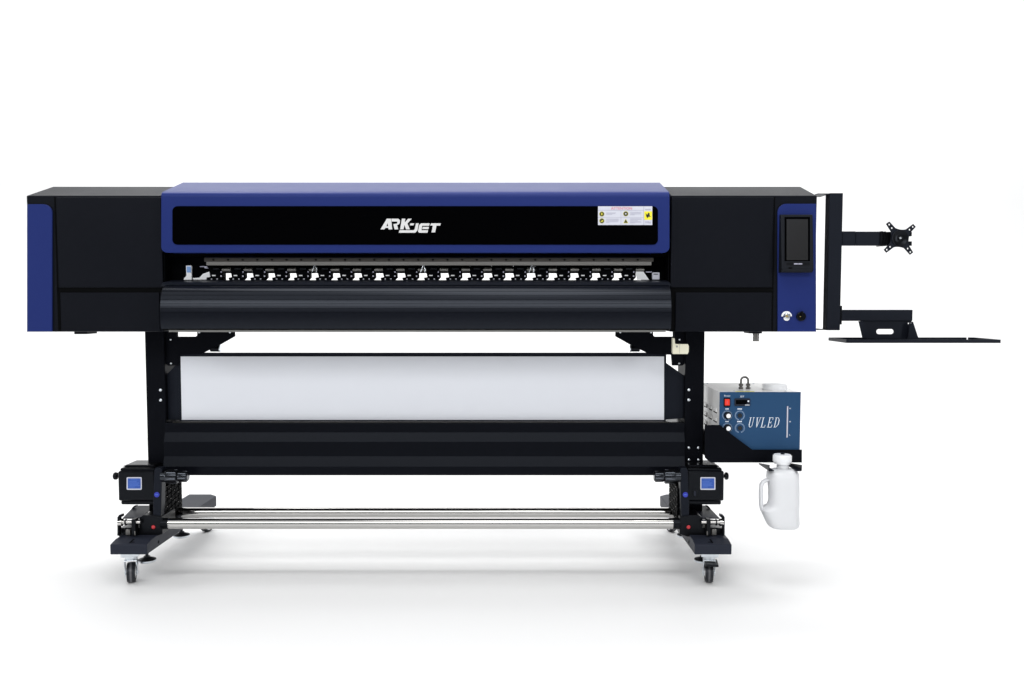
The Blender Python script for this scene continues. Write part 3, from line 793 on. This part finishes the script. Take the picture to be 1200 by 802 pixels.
# ------------------------------------------------------------------ cooler box
zt_ = Zp(459.8, yc); yr = 0.475
CH = thing('lamp_cooler', 'blue fronted white cooler box with dials on the black side shelf', 'cooling unit', ((Xp(843, 490, yc) + Xp(938, 490, yc)) / 2, .29, zs))
x0, x1 = Xp(843.4, 492, yc), Xp(937.6, 492, yc)
b = MB(); b.box(x0, x1, yc + .004, yr, zs, zt_, 'chwhite')
for k in range(4):
    for j in range(3):
        z = zt_ - .07 - k * .036; yy = yc + .05 + j * .085
        b.box(x0 - .004, x0 + .001, yy, yy + .055, z - .012, z, 'chwhite')
        b.box(x0 - .0012, x0 + .001, yy, yy + .055, z - .018, z - .0125, 'slot')
CASE = b.build('case', CH, 0.002)
b = MB(); b.box(x0 - .001, x1 + .001, yc, yc + .0038, zs + .001, zt_ + .0005, 'chblue'); CF = b.build('front_panel', CH)
yt = yc - .0012
b = MB()
# italic serif lettering U V L E D
def strokes(org, items, h=11.2, sh=0.22):
    for (x0_, y0_, x1_, y1_, wd) in items:
        wd *= 0.68
        a = Vector((x0_ + sh * y0_, y0_)); c = Vector((x1_ + sh * y1_, y1_)); d = (c - a).normalized(); n_ = Vector((-d.y, d.x)) * wd / 2
        if abs(d.y) > .3: n_ = Vector((wd / 2, 0))
        q = [a - n_, a + n_, c + n_, c - n_]
        b.shape([[(org + p.x, 501.2 - p.y) for p in q]], yt, yc - .0002, 'print_')
H = 11.5
strokes(876.0, [(1.3, H, 1.3, 2.4, 1.25), (1.3, 2.4, 2.2, .5, 1.1), (2.2, .5, 3.6, .5, .8), (3.6, .5, 4.9, 2.4, .65), (4.9, 2.4, 4.9, H, .6), (.2, H, 2.6, H, .7), (3.9, H, 5.9, H, .7)])
strokes(884.2, [(.9, H, 2.4, 0, 1.25), (2.4, 0, 4.7, H, .65), (-.1, H, 2.1, H, .7), (3.7, H, 5.6, H, .7)])
strokes(890.9, [(1.3, H, 1.3, .3, 1.25), (.2, H, 2.6, H, .7), (.1, .35, 5.0, .35, .8), (5.0, .35, 5.2, 3, .7)])
strokes(898.6, [(1.3, H, 1.3, .3, 1.25), (.2, H, 5.0, H, .75), (5.0, H, 5.0, 8.8, .6), (1.4, 6, 3.8, 6, .7), (3.7, 7.2, 3.7, 4.6, .6), (.1, .35, 5.1, .35, .8), (5.1, .35, 5.4, 3.2, .7)])
strokes(906.2, [(1.2, H, 1.2, .3, 1.25), (.2, H, 3.4, H, .7), (.1, .35, 3.0, .35, .7), (3.4, H, 5.0, 9, .9), (5.0, 9, 5.0, 3.6, 1.2), (5.0, 3.6, 3.0, .5, .9)])
b.build('lettering', CF)
b = MB()
b.text('Power', 848.8, 465.0, 1.9, yt, 'print_', width=7.2)
b.build('scale_marking', CF); b = MB(); b.text('SET', 867.4, 465.8, 1.9, yt, 'print_', width=4.8)
for (xx, yy, ww) in ((850.2, 479.0, 4.0), (864.4, 479.0, 5.4), (850.2, 493.8, 4.0), (864.0, 493.8, 5.6)):
    b.build('scale_marking', CF); b = MB()
    for k in range(3):
        b.shape([rrect(xx + k * ww / 3, yy - .2, xx + k * ww / 3 + ww / 3 - .35, yy + 1.1, .2)], yt, yc - .0002, 'print_')
for (mx_, my_) in ((852.2, 487.1), (867.0, 487.1), (852.2, 501.8), (867.0, 501.8)):
    b.build('scale_marking', CF); b = MB()
    for k in range(26):
        if 5.2 < k < 7.8: continue
        a = 2 * math.pi * k / 26
        d = Vector((math.cos(a), math.sin(a))); n_ = Vector((-d.y, d.x)) * .24
        c = Vector((mx_, my_)); q = [c + d * 4.5 - n_, c + d * 4.5 + n_, c + d * 6.0 + n_, c + d * 6.0 - n_]
        b.shape([[tuple(p) for p in q]], yt, yc - .0002, 'tick')
b.build('scale_marking', CF)
b = MB(); b.shape([rrect(848.2, 466.6, 856, 477.0, .8)], yc - .003, yc + .001, 'plastic', bev=.0006); b.shape([rrect(849.5, 468, 855.2, 475.4, .5)], yc - .0065, yc - .002, 'red', bev=.0008)
b.pbox(852.0, 470, 852.5, 473.6, yc - .0068, yc - .0055, 'labelred'); b.build('power_switch', CH)
b = MB(); b.shape([rrect(861, 467.2, 879.2, 476, .6)], yc - .004, yc + .001, 'foot', bev=.0008); b.shape([rrect(862.4, 469, 875.4, 473.9, .3)], yc - .0046, yc - .003, 'gloss')
b.shape([disc(877, 470.3, 1.0, 12)], yc - .0046, yc - .003, 'print_'); b.pbox(873, 474.6, 878.4, 475.2, yc - .0046, yc - .003, 'print_'); b.build('display', CH)
for (mx_, my_, knob) in ((852.2, 487.1, 1), (852.2, 501.8, 1), (867.0, 487.1, 0), (867.0, 501.8, 0)):
    c = P(mx_ + (.5 if knob else 0), my_, yc); b = MB()
    if knob:
        b.lathe(c, (0, -1, 0), [(-.001, .0150), (.004, .0145), (.014, .0118), (.015, .0095)], 'plastic', 24)
        b.lathe(c, (0, -1, 0), [(.0148, .0088), (.0160, .0080), (.0160, .0001)], 'white', 24)
    else:
        b.lathe(c, (0, -1, 0), [(-.001, .0110), (.0015, .0110), (.0020, .0090)], 'chblue', 24)
        b.lathe(c, (0, -1, 0), [(.0012, .0090), (.0045, .0078), (.0045, .0001)], 'ink', 24)
    b.build('dial_knob' if knob else 'dial_socket', CH)
b = MB(); b.pbox(921.9, 476.2, 923.5, 513.0, yt - .001, yc + .0005, 'labelgrey'); b.pbox(922.2, 476.5, 923.3, 512.7, yt - .0016, yc, 'labelwhite')
b.text('H', 925.0, 479.8, 1.9, yt, 'print_'); b.text('M', 924.9, 495.4, 1.8, yt, 'print_'); b.text('L', 925.0, 510.8, 1.9, yt, 'print_')
b.build('level_gauge', CH)
# hose loop and filler cap on the lid
b = MB(); yh = .26; za = zt_ + .001
xa_, xb_ = Xp(868.2, 458, .22), Xp(876.6, 458, .22)
for x in (xa_, xb_): b.lathe((x, .22, za), (0, 0, 1), [(0, .009), (.006, .009), (.006, .006), (.012, .006), (.012, .0085), (.020, .0085), (.020, .005), (.022, .0001)], 'hose', 18)
pts = []
for k in range(13):
    a = math.pi * k / 12; pts.append(((xa_ + xb_) / 2 - (xb_ - xa_) / 2 * math.cos(a), .22, za + .033 + .013 * math.sin(a)))
b.tube([(xa_, .22, za + .02)] + pts + [(xb_, .22, za + .02)], .0042, 'hose', 12); b.build('hose_loop', CH)
c = P(907.8, 456.8, .20); b = MB(); b.lathe((c.x, .20, za - .0005), (0, 0, 1), [(0, .047), (.018, .047), (.021, .045), (.021, .0001)], 'white', 40); b.build('filler_cap', CH)
b = MB()
for (px, Y) in ((829, .44), (883, .44), (860, .13), (921, .13)):
    x = Xp(px, 452, Y); b = MB(); b.lathe((x, Y, zt_), (0, 0, 1), [(0, .004), (.003, .0035), (.004, .0001)], 'zinc', 10); b.build('case_screw', CH)
for z in (zt_ - .035, zs + .015):
    b = MB(); b.lathe((x1, yc + .02, z), (1, 0, 0), [(0, .004), (.003, .0035), (.004, .0001)], 'zinc', 10); b.build('case_screw', CH)
b = MB(); c0, c1 = Xp(862, 458, .115), Xp(884, 458, .115); b.box(c0, c1, .112, .122, zt_ + .0003, zt_ + .0012, 'yellow'); b.build('warning_strip', CH)

# ------------------------------------------------------------------ jug
yj = 0.0
JB = thing('waste_jug', 'milky plastic jug with side handle hanging below the cooler shelf', 'jug', (Xp(917, 618, yj), yj, Zp(618.3, yj)))
rows = [(549.2, 910, 925, .020), (549.8, 905, 929, .030), (551.5, 901, 933, .043), (554, 899.4, 934.8, .049), (560, 899.2, 935.2, .051), (566, 900.6, 935.3, .051), (575, 901.6, 935.3, .051),
        (588, 901.4, 935.3, .051), (592, 899.5, 935.3, .051), (594.5, 894, 935.3, .050), (597, 891.5, 935.3, .050), (601, 893, 935.3, .050), (608, 896.2, 935.4, .050), (613.5, 898.9, 935.4, .050), (616.2, 900.6, 934.6, .048), (617.8, 903.4, 932.5, .043), (618.3, 910, 926, .030)]
b = MB(); n = 36; vs = []
for (py, xl_, xr_, dp) in rows:
    a = P(xl_, py, yj); c = P(xr_, py, yj); cxm = (a.x + c.x) / 2; hw = (c.x - a.x) / 2
    for k in range(n):
        t = 2 * math.pi * k / n; e = 2 / 2.9
        ct, st = math.cos(t), math.sin(t)
        vs.append((cxm + hw * math.copysign(abs(ct) ** e, ct), yj + dp * math.copysign(abs(st) ** e, st), a.z))
fs = [(j * n + k, j * n + (k + 1) % n, (j + 1) * n + (k + 1) % n, (j + 1) * n + k) for j in range(len(rows) - 1) for k in range(n)]
fs += [tuple(range(n)), tuple((len(rows) - 1) * n + k for k in range(n))]
b.add(vs, fs, 'jug', True)
b.lathe(P(917.2, 552, yj), (0, 0, 1), [(-.005, .0225), (.012, .0215), (.016, .0235), (.020, .0215), (.028, .0215)], 'jug', 28)
b.build('body', JB)
hp = [P(x, y, yj) for x, y in ((902.5, 562.2), (898, 562.8), (894.2, 565), (892.0, 568.8), (891.7, 575), (891.7, 585), (891.9, 592), (893.2, 597.5), (895, 601))]
b = MB(); b.tube(hp, .0075, 'jug', 14, 1.7); b.build('handle', JB)
b = MB(); zc = Zp(543.4, yj)
prf = [(0, .0295), (.006, .031), (.010, .0325), (.030, .0325), (.034, .030), (.035, .0001)]
c = P(916.6, 543.4, yj); b.lathe((c.x, yj, c.z), (0, 0, 1), [(0, .0200)] + prf, 'white', 40)
for k in range(36):
    a = 2 * math.pi * k / 36; d = Vector((math.cos(a), math.sin(a), 0)) * .0326
    b.cyl(Vector((c.x, yj, c.z + .009)) + d, Vector((c.x, yj, c.z + .030)) + d, .0012, 'white', n=6)
b.build('cap', JB)
b = MB(); b.lathe((c.x + .001, yj, c.z + .0352), (0, 0, 1), [(0, .008), (.004, .007), (.005, .0001)], 'plastic', 16); b.build('cap_vent', JB)
